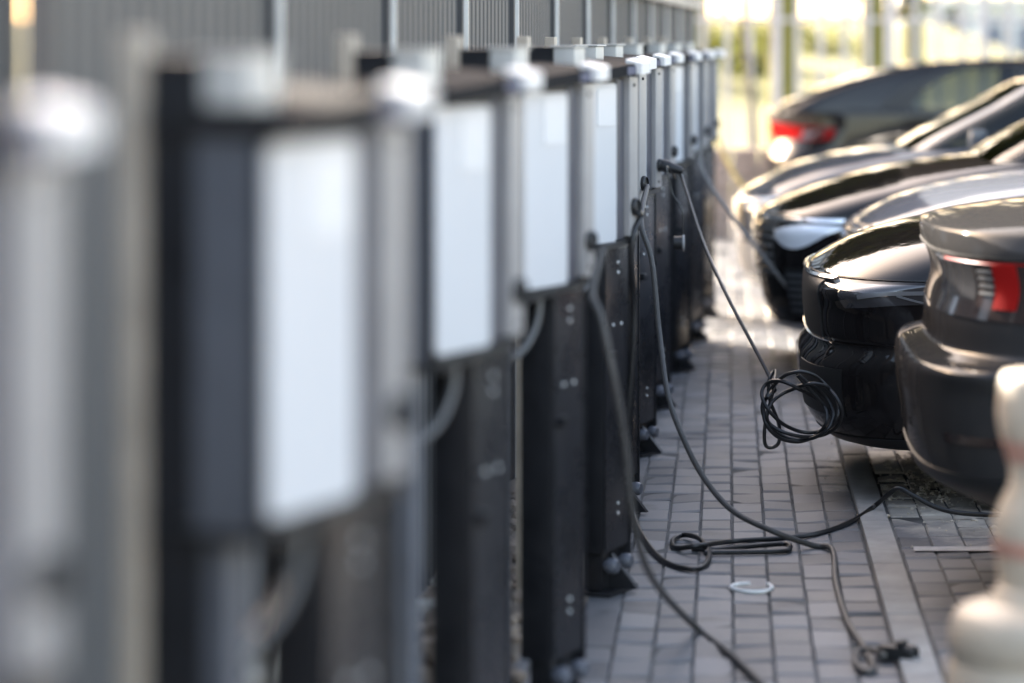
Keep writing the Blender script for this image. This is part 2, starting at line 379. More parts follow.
def make_station():
    root = empty('charging_station')
    S = 'steel_dark'
    # back post, with its weathered edge strip
    MB().box(-.164,-.086,-.17,-.10,0.0,1.63,.004).build('back_post', S, root)
    MB().box(-.200,-.1645,-.176,-.15,0.0,1.66,.003).build('edge_strip', 'tan', root)
    MB().box(-.084,-.045,-.165,-.12,0.0,1.015,.004).build('channel', 'housing', root)
    # housing: body with sloping underside
    h = MB(); z0a, z0b, z1a, z1b = 1.035, 1.060, 1.529, 1.553
    h.hexa([(-.0845,-.19,z0a),(0,-.19,z0a),(0,.19,z0b),(-.0845,.19,z0b),(-.0845,-.19,z1a),(0,-.19,z1a),(0,.19,z1b),(-.0845,.19,z1b)])
    h.build('housing', 'housing', root)
    b = MB(); b.hexa([(-.12,-.196,1.019),(.03,-.196,1.019),(.03,.19,1.044),(-.12,.19,1.044),(-.12,-.196,1.0345),(.03,-.196,1.0345),(.03,.19,1.0595),(-.12,.19,1.0595)])
    b.build('bottom_plate', 'black', root)
    fr = MB(); fr.hexa([(.001,-.192,1.036),(.012,-.192,1.036),(.012,.068,1.0525),(.001,.068,1.0525),(.001,-.192,1.529),(.012,-.192,1.529),(.012,.068,1.545),(.001,.068,1.545)])
    fr.build('panel_frame', 'black', root)
    wp = MB(); rounded_panel(wp, .0125, .019, -.187, .060, 1.050, 1.521, .016)
    wpo = wp.build('front_panel', 'white_panel', root)
    dp = MB(); rounded_panel(dp, .0195, .0215, -.085, .045, 1.395, 1.505, .008); dp.build('display', 'display', wpo)
    MB().box(.001,.016,.0690,.124,1.055,1.532,.003).build('side_strip', 'strip', root)
    cv = MB().box(.001,.034,.1245,.190,1.062,1.538,.004).build('cover', 'cover', root)
    for z in (1.085, 1.515):
        MB().lathe([(.0055,0),(.0055,.003),(.003,.0045)], 10, (.034,.157,z), 'X').build('screw', 'black', cv)
    so = MB().lathe([(.026,0),(.026,.010),(.022,.014),(.022,.008),(.001,.008)], 20, (.0345,.158,1.15), 'X').build('socket', 'black', cv)
    # hood: sloping band rising towards the far end
    def hood(y0, y1, x0, x1, th=.038):
        f = lambda y: 1.531+(y+.2)/.4*.026
        m = MB(); m.hexa([(x0,y0,f(y0)),(x1,y0,f(y0)-.006),(x1,y1,f(y1)-.006),(x0,y1,f(y1)),(x0,y0,f(y0)+th),(x1,y0,f(y0)+th-.012),(x1,y1,f(y1)+th-.012),(x0,y1,f(y1)+th)])
        return m
    ho = hood(-.2,.1262,-.134,.05).build('hood', 'hood_black', root)
    f_ = MB(); f_.hexa([(.0505,.066,1.546),(.0545,.066,1.546),(.0545,.126,1.549),(.0505,.126,1.549),(.0505,.066,1.569),(.0545,.066,1.569),(.0545,.126,1.572),(.0505,.126,1.572)]); f_.build('hood_lip', 'hood_grey', ho)
    hood(.1264,.2,-.134,.018).build('hood_section', 'hood_black', ho)
    hood(.130,.200,.0185,.070,.040).build('end_cap', 'cap_white', ho)
    # metal bracket on top of the near end
    br = MB(); br.box(-.076,-.008,-.186,-.11,1.565,1.628,.006); br.box(-.083,-.001,-.192,-.104,1.6285,1.634,.002)
    bo = br.build('top_bracket', 'bracket', root)
    for y in (-.085, -.02): pass
    # pedestal
    MB().box(-.085,0,.004,.186,.125,1.035,.004).build('pedestal', S, root)
    pp = MB().box(.001,.006,.010,.182,.135,1.028,.002).build('pedestal_panel', 'steel_panel', root)
    for (y, z) in ((.10,.265),(.10,.235),(.10,.985),(.10,.955),(.125,.80),(.065,.80)):
        MB().lathe([(.0048,0),(.0048,.002),(.003,.0035)], 10, (.006,y,z), 'X').build('screw', 'screw', pp)
    MB().box(-.08,.010,.187,.192,.09,1.03,.001).build('side_flange', 'steel_panel', root)
    # lock block on the panel
    MB().box(.0065,.026,.02,.06,.70,.725,.004).build('lock', 'steel_dark', pp)
    # foot: base plate, column, gusset, knobs
    ft = MB(); ft.box(-.09,.03,-.01,.20,0.0,.012,.003); ft.box(-.07,-.015,.03,.16,.0125,.124,.003)
    ft.add([(-.014,.085,.0125),(.075,.085,.0125),(-.014,.085,.118),(-.014,.105,.0125),(.075,.105,.0125),(-.014,.105,.118)], [(0,1,2),(5,4,3),(0,3,4,1),(1,4,5,2),(2,5,3,0)])
    fo = ft.build('foot', S, root)
    for y in (.04, .145):
        MB().lathe([(.001,0),(.014,.001),(.016,.010),(.022,.012),(.024,.022),(.023,.036),(.018,.044),(.001,.046)], 18, (-.012,y,.085), 'X').build('knob', 'knob', fo)
    # silver conduit out of the underside
    cd = MB().tube(cr([(-.03,.0,1.03),(-.03,-.002,.99),(-.034,-.014,.95),(-.045,-.045,.905),(-.065,-.085,.875),(-.09,-.125,.86)], 5), .0105, 12)
    cd.build('conduit', 'conduit', root)
    return root

units = [(58,2.95),(405,4.32),(522,6.46),(593,8.1),(637,9.8),(645,11.4),(661,13.06),(675,14.7),(694,16.35),(708,18.0),(718,19.6)]
order = ['nearest of the row and cut by the view edge', 'second from the near end, largest white panel',
 'third from the near end, before the leaning toothed tray', 'fourth from the near end, feeding the cable crossing towards the viewer',
 'fifth from the near end, tight behind the fourth', 'sixth from the near end, grey cable hanging to the loose connector',
 'seventh from near end, its cable stretched taut to a coil', 'eighth from the near end, no cable, half hidden by the seventh',
 'ninth from the near end, pale cable running to the crossover', 'second from the far end', 'last at the far end of the row']
st0 = make_station(); stations = []
def Rz(v, a): return Vector((v[0]*math.cos(a)-v[1]*math.sin(a), v[0]*math.sin(a)+v[1]*math.cos(a), v[2] if len(v) > 2 else 0))
for i, (px, Y) in enumerate(units):
    o = st0 if i == 0 else copy_tree(st0)
    Yc = Y+.15
    corner = Vector(((px-PX0)*Yc/F, Yc, 0))
    ya = YAW+R(rnd.uniform(-1.5,1.5))
    o.location = corner-Rz((.03,.19), ya)
    o.rotation_euler = (0,0,ya)
    tag(o, 'dark charging station, '+order[i], 'charging station', 'charging stations in a row along the wall')
    stations.append((o.location.copy(), ya))
def sock(i, dx=0.0, dy=0.0, dz=0.0):
    l, a = stations[i]; return l+Rz((.05+dx, .158+dy, 1.15+dz), a)

# ------------------------------------------------------------------ cables
def plug_mb(p, d, r=.02, L=.09):
    d = Vector(d).normalized(); p = Vector(p)
    return MB().tube([p, p+d*L*.3, p+d*L*.5, p+d*L*.85, p+d*L], [r*1.25, r*1.25, r, r*.8, r*.45], 14)
def cable(name, pts, r, m, label, sub=10, group='charging cables', plug=None):
    o = MB().tube(cr(pts, sub), r, 10).build(name, m)
    tag(o, label, 'cable', group)
    if plug: plug_mb(*plug).build('plug', 'black', o)
    return o
CR = 0.0085
# seventh station -> coil on the black car
s6 = sock(6)
coilc = at(798, 402, 11.42)
p0 = s6+Vector((.07,-.02,-.03))
pts = [s6+Vector((.04,-.01,0)), p0, p0*.75+coilc*.25+Vector((-.02,0,-.05)), p0*.5+coilc*.5+Vector((-.03,0,-.06)), at(771,380,11.9)]
pts += [at(772,395,11.88), at(765,425,11.86), at(766,446,11.86), at(778,444,11.86), at(779,425,11.86), at(770,400,11.85), at(769,380,11.85), at(776,371,11.85)]
for k in range(58):
    a = R(150+k*24); w = 1+0.24*math.sin(k*.41)+.08*math.sin(k*1.1); ox = 8*math.sin(k*.19); oy = 7*math.cos(k*.27)
    pts.append(at(801+ox+34*w*math.cos(a), 403+oy-28*w*math.sin(a)+4*math.cos(a), 11.42+.03*math.sin(k*1.3)))
pts += [at(835,420,11.46), at(826,430,11.6)]
cable('charging_cable', pts, .0066, 'cable', 'black cable stretched tight to a tangled coil hung at the black car front', 6, plug=(s6, Rz((1,0,-.25), YAW)))
# sixth station -> loose connector on the ground
s5 = sock(5, 0.0, -.02, -.03)
pa = [at(632,203,11.3), at(641,222,11.25), at(652,262,11.2), at(659,330,11.15), at(668,395,11.0), at(684,440,10.9)]
pa += [at(704,478,10.85), at(733,511,10.75), at(775,532,10.65)] + [gnd(812,545,.012), gnd(829,547,.012), gnd(834,556,.012), gnd(836,583,.01), gnd(847,620,.01), gnd(864,648,.01), gnd(874,668,.012)]
pa += [gnd(866,672,.012), gnd(856,664,.012), gnd(858,652,.014), gnd(870,650,.02), gnd(884,655,.025)]
cable('charging_cable', [sock(5,.0,0,-.01)]+pa[1:], .0095, 'cable_grey', 'dusty grey cable sagging to the paving and ending near the loose connector')
# black looped cable on the paving, from the fifth station to under the grey car
pc = [at(629,470,11.2), gnd(634,515,.03), gnd(645,540,.011), gnd(664,561,.010), gnd(690,569,.010), gnd(705,565,.011), gnd(709,552,.012), gnd(700,539,.026), gnd(684,535,.014), gnd(673,540,.010), gnd(676,548,.010), gnd(700,545.5,.028),
      gnd(735,541,.012), gnd(785,538,.010), gnd(820,533,.010), gnd(850,522,.012), gnd(872,508,.022), at(889,494,11.42), at(899,488.5,11.4), at(914,496,11.38), at(938,508,11.36), at(965,513.5,11.34), at(1010,515.5,11.36)]
cable('charging_cable', [at(630,236,11.05), at(633,300,11.05), at(632,380,11.1)]+pc, .0085, 'cable', 'black cable making a small loop on the paving before running under the grey car')
lp = [gnd(692,549,.010), gnd(720,549,.011), gnd(765,545,.012), gnd(786,544,.012), gnd(790,548,.012), gnd(782,551,.011), gnd(740,552,.010), gnd(705,552.5,.010)]
cable('charging_cable', lp, .0085, 'cable', 'flat folded length of black cable lying beside the small loop')
# fourth station -> dusty cable to the front of the view
pd = [sock(3,.02,0,-.02), at(592,292,8.1), at(601,318,8.05), at(614,380,8.05), at(625,445,8.1), at(631,505,8.15), at(643,558,8.3), at(662,592,8.6), gnd(698,629,.012), gnd(735,658,.012), gnd(772,695,.012), gnd(800,730,.012)]
cable('charging_cable', pd, .0095, 'cable_grey', 'blurred grey cable hanging down and crossing the paving towards the viewer')
# far station -> black car with chrome grille
s9 = sock(8)
cable('charging_cable', [s9+Vector((.03,0,0)), at(703,172,16.4), at(735,220,16.2), at(770,265,16.2), at(806,312,16.3)], .0095, 'cable_pale', 'pale grey cable running straight down across the front of the car with chrome grille')
# fifth station, cable hugging the pedestal
s4 = sock(4)
cable('charging_cable', [s4+Vector((.0,0,-.02)), at(641,216,9.95), at(634,233,9.9), at(631,262,9.9), at(634,300,9.95), at(633,350,9.95), at(628,415,9.95), at(624,460,9.98), at(627,500,10.1)], .0085, 'cable', 'black cable hanging straight down beside the pedestal of the fifth station')
tag(MB().tube(cr([at(712,118,22), at(722,150,22), at(735,175,22), at(750,196,22), at(758,215,22)], 6), .014, 8).build('hose', 'yellow'), 'yellow hose leaning beyond the far end of the charging row', 'hose')

# dust cap on its little chain under the seventh station
dc = empty('dust_cap', at(682,243,13.0))
MB().lathe([(.001,-.034),(.026,-.032),(.028,.0)], 18, (0,0,0), 'X').build('cap_body', 'black', dc)
MB().lathe([(.028,.0005),(.033,.004),(.031,.010),(.001,.011)], 18, (0,0,0), 'X').build('cap_face', 'cover', dc)
ch = [(s6-dc.location)+Vector((.05,0,-.05)), Vector((-.06,.02,.30)), Vector((-.04,.01,.20)), Vector((.0,.0,.13)), Vector((.005,.0,.033))]
MB().tube(cr(ch, 8), .003, 6).build('cord', 'cable', dc)
tag(dc, 'black and grey dust cap dangling on a cord below the seventh station', 'dust cap')

# loose connector on the ground
lc = empty('connector', gnd(893,662,.0), R(-30))
cb = MB(); cb.box(-.04,.035,-.022,.022,.004,.046,.012); cb.box(.015,.036,-.018,.018,.0465,.060,.005); cb.build('connector_body', 'black', lc)
MB().lathe([(.022,0),(.024,.01),(.022,.03),(.019,.032),(.018,.02),(.001,.02)], 20, (.036,0,.027), 'X').build('connector_head', 'trim', lc)
tag(lc, 'black charging connector lying loose on the paving by the kerb', 'connector')

# broken white strip
ws = MB(); pp = [gnd(768,584,.008), gnd(772,588,.007), gnd(763,591.5,.007), gnd(748,591.5,.007), gnd(736,589.5,.007), gnd(731,587,.008), gnd(737,584.5,.01), gnd(750,583.5,.015)]
tag(ws.tube(cr(pp, 6), .006, 8).build('cable_tie', 'tie'), 'white curled plastic strip lying open on the dark paving', 'cable tie')

# perforated tray leaning in the gap by the third station
tr = MB(); a = at(436,588,9.0); b = at(474,526,9.0); d = (b-a); L = d.length; u = d.normalized(); nrm = Vector((-u.z,0,u.x))
n = 16
for s_, t0 in ((0.0,.0),):
    tr.hexa([a, a+Vector((0,.05,0)), b+Vector((0,.05,0)), b, a+nrm*.012, a+nrm*.012+Vector((0,.05,0)), b+nrm*.012+Vector((0,.05,0)), b+nrm*.012])
for k in range(n):
    q = a+u*(L*(k+.15)/n); w = u*(L/n*.5)
    tr.hexa([q+nrm*.0125, q+nrm*.0125+Vector((0,.05,0)), q+w+nrm*.0125+Vector((0,.05,0)), q+w+nrm*.0125, q+nrm*.026, q+nrm*.026+Vector((0,.05,0)), q+w+nrm*.026+Vector((0,.05,0)), q+w+nrm*.026])
tag(tr.build('cable_tray', 'galv'), 'toothed galvanised tray leaning diagonally in the gap behind the stations', 'cable tray')
t2 = MB(); t2.box(-.93,-.70,8.7,8.8,.115,.13,.002); t2.box(-.93,-.70,8.7,8.704,.1305,.16); t2.box(-.93,-.70,8.796,8.8,.1305,.16); t2.box(-.91,-.88,8.72,8.78,0,.1145); t2.box(-.76,-.73,8.72,8.78,0,.1145)
tag(t2.build('cable_trough', 'galv'), 'flat galvanised trough on short legs above the rubble', 'cable trough')

# ------------------------------------------------------------------ cars
class Surf:
    """stack of plan outlines: rows (z, x_left, x_right, half_width, left_round, right_round)"""
    def __init__(s, rows, ze=9.0): s.r = rows; s.ze = ze    # above ze the outline gets rounder (a crowned bonnet)
    def row(s, t):
        n = len(s.r)-1; i = min(int(t), n-1); f = t-i
        a, b, c, d = s.r[max(i-1,0)], s.r[i], s.r[i+1], s.r[min(i+2,n)]
        out = []
        for k in range(6):
            lin = b[k]+(c[k]-b[k])*f
            cub = 0.5*((2*b[k])+(c[k]-a[k])*f+(2*a[k]-5*b[k]+4*c[k]-d[k])*f*f+(3*b[k]-a[k]-3*c[k]+d[k])*f**3)
            lo, hi = min(b[k], c[k]), max(b[k], c[k]); cub = max(lo-.004, min(hi+.004, cub))
            out.append(cub)
        return out
    def P(s, t, v):
        if v < 0:
            p = s.P(t, -v); return Vector((p.x, -p.y, p.z))
        return s.P0(t, v)
    def P0(s, t, v):      # v 0 left centre .. 1 right centre, along the near side (y negative)
        z, xl, xr, w, al, ar = s.row(t)
        e = 3.1-1.15*min(1, max(0, (z-s.ze)/.18))
        def arc(q):      # q 0..1 from the centre to the side
            th = q*math.pi/2; sy = math.sin(th)**(2/e); cx = math.cos(th)**(2/e) if q < 1 else 0.0
            return sy, 1-cx
        if v <= .35:
            y, x = arc(v/.35); return Vector((xl+al*x, -w*y, z))
        if v >= .65:
            y, x = arc((1-v)/.35); return Vector((xr-ar*x, -w*y, z))
        f = (v-.35)/.3; return Vector((xl+al+(xr-ar-xl-al)*f, -w, z))
    def N(s, t, v):
        T = len(s.r)-1; e = .02
        t0, t1 = max(0,t-e), min(T,t+e); v0, v1 = v-.004, min(1,v+.004)
        n = (s.P(t,v1)-s.P(t,v0)).cross(s.P(t1,v)-s.P(t0,v))
        if n.length < 1e-9: return Vector((0,-1,0))
        n.normalize(); p = s.P(t,v)
        return n
    def mesh(s, sub=4, m=40, cap=True):
        T = len(s.r)-1; mb = MB(); vs_ = [k/m for k in range(m+1)]
        # denser sampling on the left arc
        ring = None
        rows = [i+k/sub for i in range(T) for k in range(sub)]+[T]
        npt = 2*m
        for t in rows:
            near = [s.P(t, v) for v in vs_]
            far = [Vector((p.x, -p.y, p.z)) for p in near[1:-1]][::-1]
            mb.v += near+far
        for i in range(len(rows)-1):
            for k in range(npt):
                mb.f.append([i*npt+k, i*npt+(k+1)%npt, (i+1)*npt+(k+1)%npt, (i+1)*npt+k])
        if cap:
            mb.f.append(list(range(npt))[::-1]); b = (len(rows)-1)*npt; mb.f.append([b+k for k in range(npt)])
        return mb
    def v(s, t, dx):
        lo, hi = 0.0, .5; xl = s.row(t)[1]
        for _ in range(40):
            m = (lo+hi)/2
            if s.P0(t, m).x-xl < dx: lo = m
            else: hi = m
        return lo
    def part(s, name, m, parent, t0, t1, v0, v1, off=.004, nt=8, nv=14, far=True):
        if v0 <= 0: return s.patch(t0, t1, -v1, v1, off, nt, nv*2).build(name, m, parent, angle=60)
        o = s.patch(t0, t1, v0, v1, off, nt, nv).build(name, m, parent, angle=60)
        if far: s.patch(t0, t1, v0, v1, off, nt, nv, sides=(-1,)).build(name, m, parent, angle=60)
        return o
    def patch(s, t0, t1, v0, v1, off=.004, nt=8, nv=14, mirror=True, sides=(1,), th=None):
        """thin raised shell on the surface; t0,t1 may be functions of v"""
        mb = MB()
        f0 = t0 if callable(t0) else (lambda q: t0); f1 = t1 if callable(t1) else (lambda q: t1)
        for sg in sides:
            base = len(mb.v)
            for o_ in (off, -.012):
                for j in range(nv+1):
                    v = v0+(v1-v0)*j/nv; q = j/nv
                    for i in range(nt+1):
                        t = f0(q)+(f1(q)-f0(q))*i/nt
                        p = s.P(t,v)+s.N(t,v)*o_
                        mb.v.append(Vector((p.x, p.y*sg, p.z)))
            W = nt+1; K = W*(nv+1)
            for j in range(nv):
                for i in range(nt):
                    a = base+j*W+i; mb.f.append([a, a+1, a+W+1, a+W]); mb.f.append([a+K, a+W+K, a+W+1+K, a+1+K])
            for j in range(nv):
                for i in (0, nt):
                    a = base+j*W+i; mb.f.append([a, a+W, a+W+K, a+K])
            for i in range(nt):
                for j in (0, nv):
                    a = base+j*W+i; mb.f.append([a, a+1, a+1+K, a+K])
        return mb

def wheel(parent, x, y, r, out):
    t = MB(); w = .20
    t.lathe([(r*.66,-w/2),(r*.9,-w/2),(r*.98,-w*.36),(r,-w*.2),(r,w*.2),(r*.98,w*.36),(r*.9,w/2),(r*.66,w/2)], 36, (0,0,0), 'Y')
    root = t.build('wheel', 'tyre', parent); root.location = (x, y, r)
    ri = MB(); ri.lathe([(r*.60,-w*.3),(r*.67,-w*.46),(r*.67,w*.46),(r*.60,w*.3)], 36, (0,0,0), 'Y')
    for k in range(5):
        a = k*2*math.pi/5; ca, sa = math.cos(a), math.sin(a); y0, y1 = (out*w*.34, out*w*.44)
        pr = lambda u, v, yy: (u*ca-v*sa, yy, u*sa+v*ca)
        ri.hexa([pr(.02,-.03,y0),pr(r*.63,-.02,y0),pr(r*.63,.02,y0),pr(.02,.03,y0),pr(.02,-.03,y1),pr(r*.63,-.02,y1),pr(r*.63,.02,y1),pr(.02,.03,y1)])
    ri.build('rim', 'rim', root)

def car(name, label, Yn, rows, green, paint, axles, wr=.335, ze=.76, group='cars parked along the walkway', yaw=0.0):
    """rows/green use world X; the car's origin is put under its middle"""
    X0 = rows[6][1]+2.3; wmax = max(r[3] for r in rows); Yc = Yn+wmax
    green = [(z, xl, xr, w*1.06, al, ar) for (z, xl, xr, w, al, ar) in green]
    sh = lambda rr: [(z, xl-X0, xr-X0, w, al, ar) for (z, xl, xr, w, al, ar) in rr]
    root = empty(name, (X0, Yc, 0), yaw); tag(root, label, 'car', group)
    S = Surf(sh(rows), ze); G = Surf(sh(green))
    body = S.mesh().build('body', paint, root, angle=50)
    # cabin: glass shell, roof, pillars
    T = len(green)-1
    G2 = Surf(G.r)
    gm = MB()
    roofT = T-2
    gl = G.mesh(cap=False)
    glass_rows = Surf(G.r[:roofT+1]).mesh(cap=False).build('window', 'glass', root, angle=60)
    Surf(G.r[roofT:]).mesh(cap=True).build('roof', paint, root, angle=60)
    for (v0, v1) in ((.19,.245),(.40,.425),(.515,.54),(.64,.68),(.75,.80)):
        G.part('pillar', paint if v0 in (.19,.75) else 'trim', root, 0, roofT, v0, v1, .003, 8, 3)
    G.part('window_trim', 'trim', root, 0, .12, .2, .8, .005, 1, 40)
    for ax in axles:
        for sg in (-1, 1):
            ar = MB().lathe([(.395,0),(.395,.012),(.001,.012)], 32, (0,0,0), 'Y')
            if sg < 0: 
                for v in ar.v: v.y = -v.y
            a_ = ar.build('wheel_arch', 'trim', root); a_.location = (ax-X0, sg*(wmax-.004), wr+.02)
            wheel(root, ax-X0, sg*(wmax-.082), wr, sg)
    return root, S, G, X0

CROWN = .55
def rear_rest(front, xr, z_tail=.9):
    """adds the generic right-hand end to rows given as (z, xl, w, al)"""
    out = []
    wm = max(q[2] for q in front); edge = None
    for (z, xl, w, al) in front:
        k = max(0, z-.75)
        if z > .6: w = wm-(wm-w)*.32; al = al if (edge is None and z < .80) else max(CROWN, edge+.012-xl); al = min(al, .30) if .70 < z < .85 and edge is None else al
        if z > .68: edge = max(edge or 0, xl+al)
        out.append((z, xl, max(xr-.55*k-(.12 if z < .33 else 0), xl+1.8), w, al, .45))
    return out
def cabin(rows):
    return [tuple(r) for r in rows]

# 1 dark grey saloon, tail towards the walkway
def grey_saloon():
    fr = [(.285,.84,.80,.5),(.31,.74,.86,.45),(.40,.545,.90,.42),(.45,.51,.91,.42),(.55,.492,.92,.42),(.67,.478,.925,.42),(.735,.487,.922,.42),(.757,.515,.915,.395),(.776,.558,.91,.355),
          (.80,.566,.908,.35),(.86,.568,.907,.35),(.95,.594,.905,.33),(1.025,.575,.895,.42),(1.042,.560,.89,.42),(1.098,.552,.88,.42),(1.116,.566,.87,.42),(1.135,.66,.85,.42),(1.158,.85,.83,.42),(1.172,1.1,.80,.4)]
    fr = [(z, x+.03, w_, al) for (z, x, w_, al) in fr]
    rows = rear_rest(fr, 5.35)
    g = [(1.12,1.05,4.0,.79,.3,.3),(1.22,1.30,3.75,.74,.3,.3),(1.34,1.62,3.45,.68,.3,.3),(1.42,1.9,3.2,.62,.28,.28),(1.46,2.1,3.0,.5,.3,.3),(1.47,2.3,2.8,.2,.1,.1)]
    root, S, G, X0 = car('grey_saloon', 'dark grey saloon parked tail first with a red and smoked tail lamp', 8.95, rows, g, 'paint_grey', (1.52, 4.45), ze=1.05)
    tl = S.part('taillight', 'tail_smoke', root, 10.15, 12.6, .04, S.v(11,.55), .004, 10, 40)
    S.part('light_bar', 'tail_red', tl, 12.4, 12.62, .08, S.v(12.5,.22), .008, 2, 40, far=False)
    S.part('lamp_segment', 'tail_red', tl, 10.5, 12.2, S.v(11,.122), S.v(11,.178), .009, 6, 6, far=False)
    S.part('lamp_insert', 'lamp_smoke', tl, 10.7, 12.0, S.v(11,.006), S.v(11,.075), .008, 6, 6, far=False)
    for k in range(4):
        t = 10.9+k*.25; S.part('lamp_rib', 'conduit', tl, t, t+.1, S.v(11,.085), S.v(11,.118), .011, 1, 4, far=False)
    S.part('reflector', 'tail_smoke', root, 3.9, 4.12, S.v(4,.08), S.v(4,.32), .004, 2, 20)
    S.part('lower_bumper', 'trim', root, 1.0, 3.0, .0, .45, .004, 6, 40)
    S.part('boot_seam', 'trim', root, 13.0, 13.15, .0, .40, .003, 1, 40)
    S.part('wing_seam', 'trim', root, 9.0, 15, .40, .402, .002, 10, 1)
    return root
grey_saloon()

# 2 black car, nose towards the walkway
def black_car():
    fr = [(.20,.47,.82,.5),(.215,.36,.88,.46),(.30,.285,.915,.44),(.40,.264,.925,.44),(.475,.262,.93,.44),(.515,.275,.93,.44),(.565,.310,.925,.44),(.590,.296,.925,.42),(.68,.288,.925,.42),(.76,.292,.925,.42),(.80,.305,.92,.44),
          (.828,.335,.91,.46),(.875,.41,.89,.5),(.925,.52,.87,.55),(.972,.70,.85,.6),(1.01,.98,.83,.6),(1.035,1.3,.81,.5)]
    rows = rear_rest(fr, 4.95)
    g = [(1.0,1.25,4.5,.80,.35,.3),(1.12,1.5,4.3,.76,.35,.3),(1.27,1.82,4.0,.70,.33,.3),(1.38,2.1,3.75,.64,.3,.28),(1.43,2.4,3.5,.5,.3,.3),(1.44,2.7,3.2,.2,.1,.1)]
    root, S, G, X0 = car('black_saloon', 'glossy black saloon parked nose first, closest behind the grey saloon', 11.55, rows, g, 'paint_black', (1.12, 3.95))
    S.part('grille', 'trim', root, 6.9, 9.6, .0, .13, .004, 10, 16)
    S.part('grille_trim', 'chrome', root, 9.62, 9.9, .0, .16, .012, 2, 20)
    S.part('grille_trim', 'chrome', root, 6.6, 6.88, .0, .16, .012, 2, 20)
    hl = S.part('headlight', 'lamp_smoke', root, lambda q: 8.3+.2*q, lambda q: 9.55+.1*q, S.v(9,.10), S.v(9,.46), .005, 6, 24)
    S.part('lamp_strip', 'lamp_dim', hl, lambda q: 8.75+.2*q, lambda q: 8.95+.25*q, S.v(9,.165), S.v(9,.44), .009, 2, 24, far=False)
    for k in range(2):
        S.part('lamp_wing', 'lamp_dim', hl, lambda q: 8.45+k*.7+.4*(1-q), lambda q: 8.6+k*.7+.4*(1-q), S.v(9,.30), S.v(9,.37), .010, 2, 6, far=False)
    S.part('bonnet_seam', 'trim', root, 10.05, 10.2, .02, .42, .003, 1, 40)
    S.part('intake', 'trim', root, 2.2, 4.2, .05, .22, .004, 6, 20)
    S.part('splitter', 'trim', root, .3, 1.4, .0, .4, .004, 3, 40)
    return root
black_car()

# 3 silver car
def silver_car():
    fr = [(.22,.78,.80,.5),(.24,.66,.86,.46),(.34,.585,.90,.44),(.46,.555,.91,.44),(.56,.55,.91,.44),(.66,.545,.91,.42),(.74,.545,.91,.42),(.79,.56,.90,.44),(.83,.60,.89,.46),
          (.88,.68,.88,.5),(.935,.80,.87,.55),(.985,.99,.85,.6),(1.025,1.24,.83,.6),(1.06,1.6,.81,.5)]
    rows = rear_rest(fr, 5.0)
    g = [(1.02,1.5,4.6,.80,.35,.3),(1.14,1.75,4.4,.76,.35,.3),(1.27,2.05,4.1,.70,.33,.3),(1.38,2.3,3.8,.64,.3,.28),(1.43,2.6,3.5,.5,.3,.3),(1.44,2.8,3.2,.2,.1,.1)]
    root, S, G, X0 = car('silver_saloon', 'pale silver car, only its bonnet showing between two black cars', 14.4, rows, g, 'paint_silver', (1.36, 4.1))
    S.part('grille', 'trim', root, 4.5, 7.2, .0, .13, .004, 8, 16)
    for k in range(5):
        S.part('grille_bar', 'chrome', root, 4.8+k*.5, 4.95+k*.5, .0, .15, .012, 1, 14)
    S.part('headlight', 'lamp', root, lambda q: 5.6+.2*q, lambda q: 7.2+.2*q, S.v(6,.08), S.v(6,.36), .005, 6, 24)
    S.part('bonnet_seam', 'trim', root, 7.6, 7.75, .02, .42, .003, 1, 40)
    S.part('lower_bumper', 'trim', root, .3, 2.4, .0, .36, .004, 6, 30)
silver_car()

# 4 black car with chrome grille
def chrome_grille_car():
    fr = [(.20,.36,.80,.55),(.215,.25,.88,.50),(.30,.19,.93,.48),(.40,.165,.95,.46),(.50,.152,.955,.46),(.60,.145,.955,.44),(.70,.143,.955,.44),(.75,.152,.95,.46),(.785,.185,.94,.5),(.82,.25,.925,.5),
          (.868,.37,.91,.55),(.925,.53,.89,.6),(.985,.74,.87,.65),(1.035,1.0,.85,.65),(1.07,1.3,.83,.5)]
    rows = rear_rest(fr, 5.0)
    g = [(1.04,1.22,4.7,.83,.35,.3),(1.16,1.42,4.5,.79,.35,.3),(1.30,1.70,4.3,.73,.33,.3),(1.48,2.05,4.0,.66,.3,.28),(1.56,2.4,3.6,.5,.3,.3),(1.575,2.7,3.2,.2,.1,.1)]
    root, S, G, X0 = car('black_crossover', 'black crossover with chrome barred grille and pale headlamp, nose to the walkway', 16.1, rows, g, 'paint_black', (1.02, 3.95), .36)
    S.part('grille', 'trim', root, 3.8, 7.0, .0, .17, .004, 10, 20)
    for k in range(7):
        S.part('grille_bar', 'chrome', root, 4.0+k*.42, 4.16+k*.42, .0, .18, .016, 1, 16)
    hl = S.part('headlight', 'lamp', root, lambda q: 5.95+.35*q-.85*math.sin(math.pi*min(1,max(0,q)))**.6, lambda q: 6.0+.5*q+.55*math.sin(math.pi*min(1,max(0,q)))**.6, S.v(6,.09), S.v(6,.37), .006, 8, 26)
    S.part('bonnet_trim', 'chrome', root, lambda q: 7.05+.1*q, lambda q: 7.45+.2*q, S.v(7,.03), S.v(7,.40), .008, 2, 30)
    S.part('intake', 'trim', root, 2.0, 4.3, S.v(3,.13), S.v(3,.28), .004, 6, 14)
    for k in range(6):
        S.part('intake_bar', 'conduit', root, 2.2+k*.34, 2.33+k*.34, S.v(3,.14), S.v(3,.265), .012, 1, 10)
    S.part('intake_trim', 'chrome', root, 1.9, 4.2, S.v(3,.285), S.v(3,.30), .012, 6, 2)
    S.part('bumper_trim', 'chrome', root, 1.2, 1.6, .0, .25, .014, 2, 26)
    S.part('bonnet_seam', 'trim', root, 7.9, 8.05, .02, .42, .003, 1, 40)
chrome_grille_car()

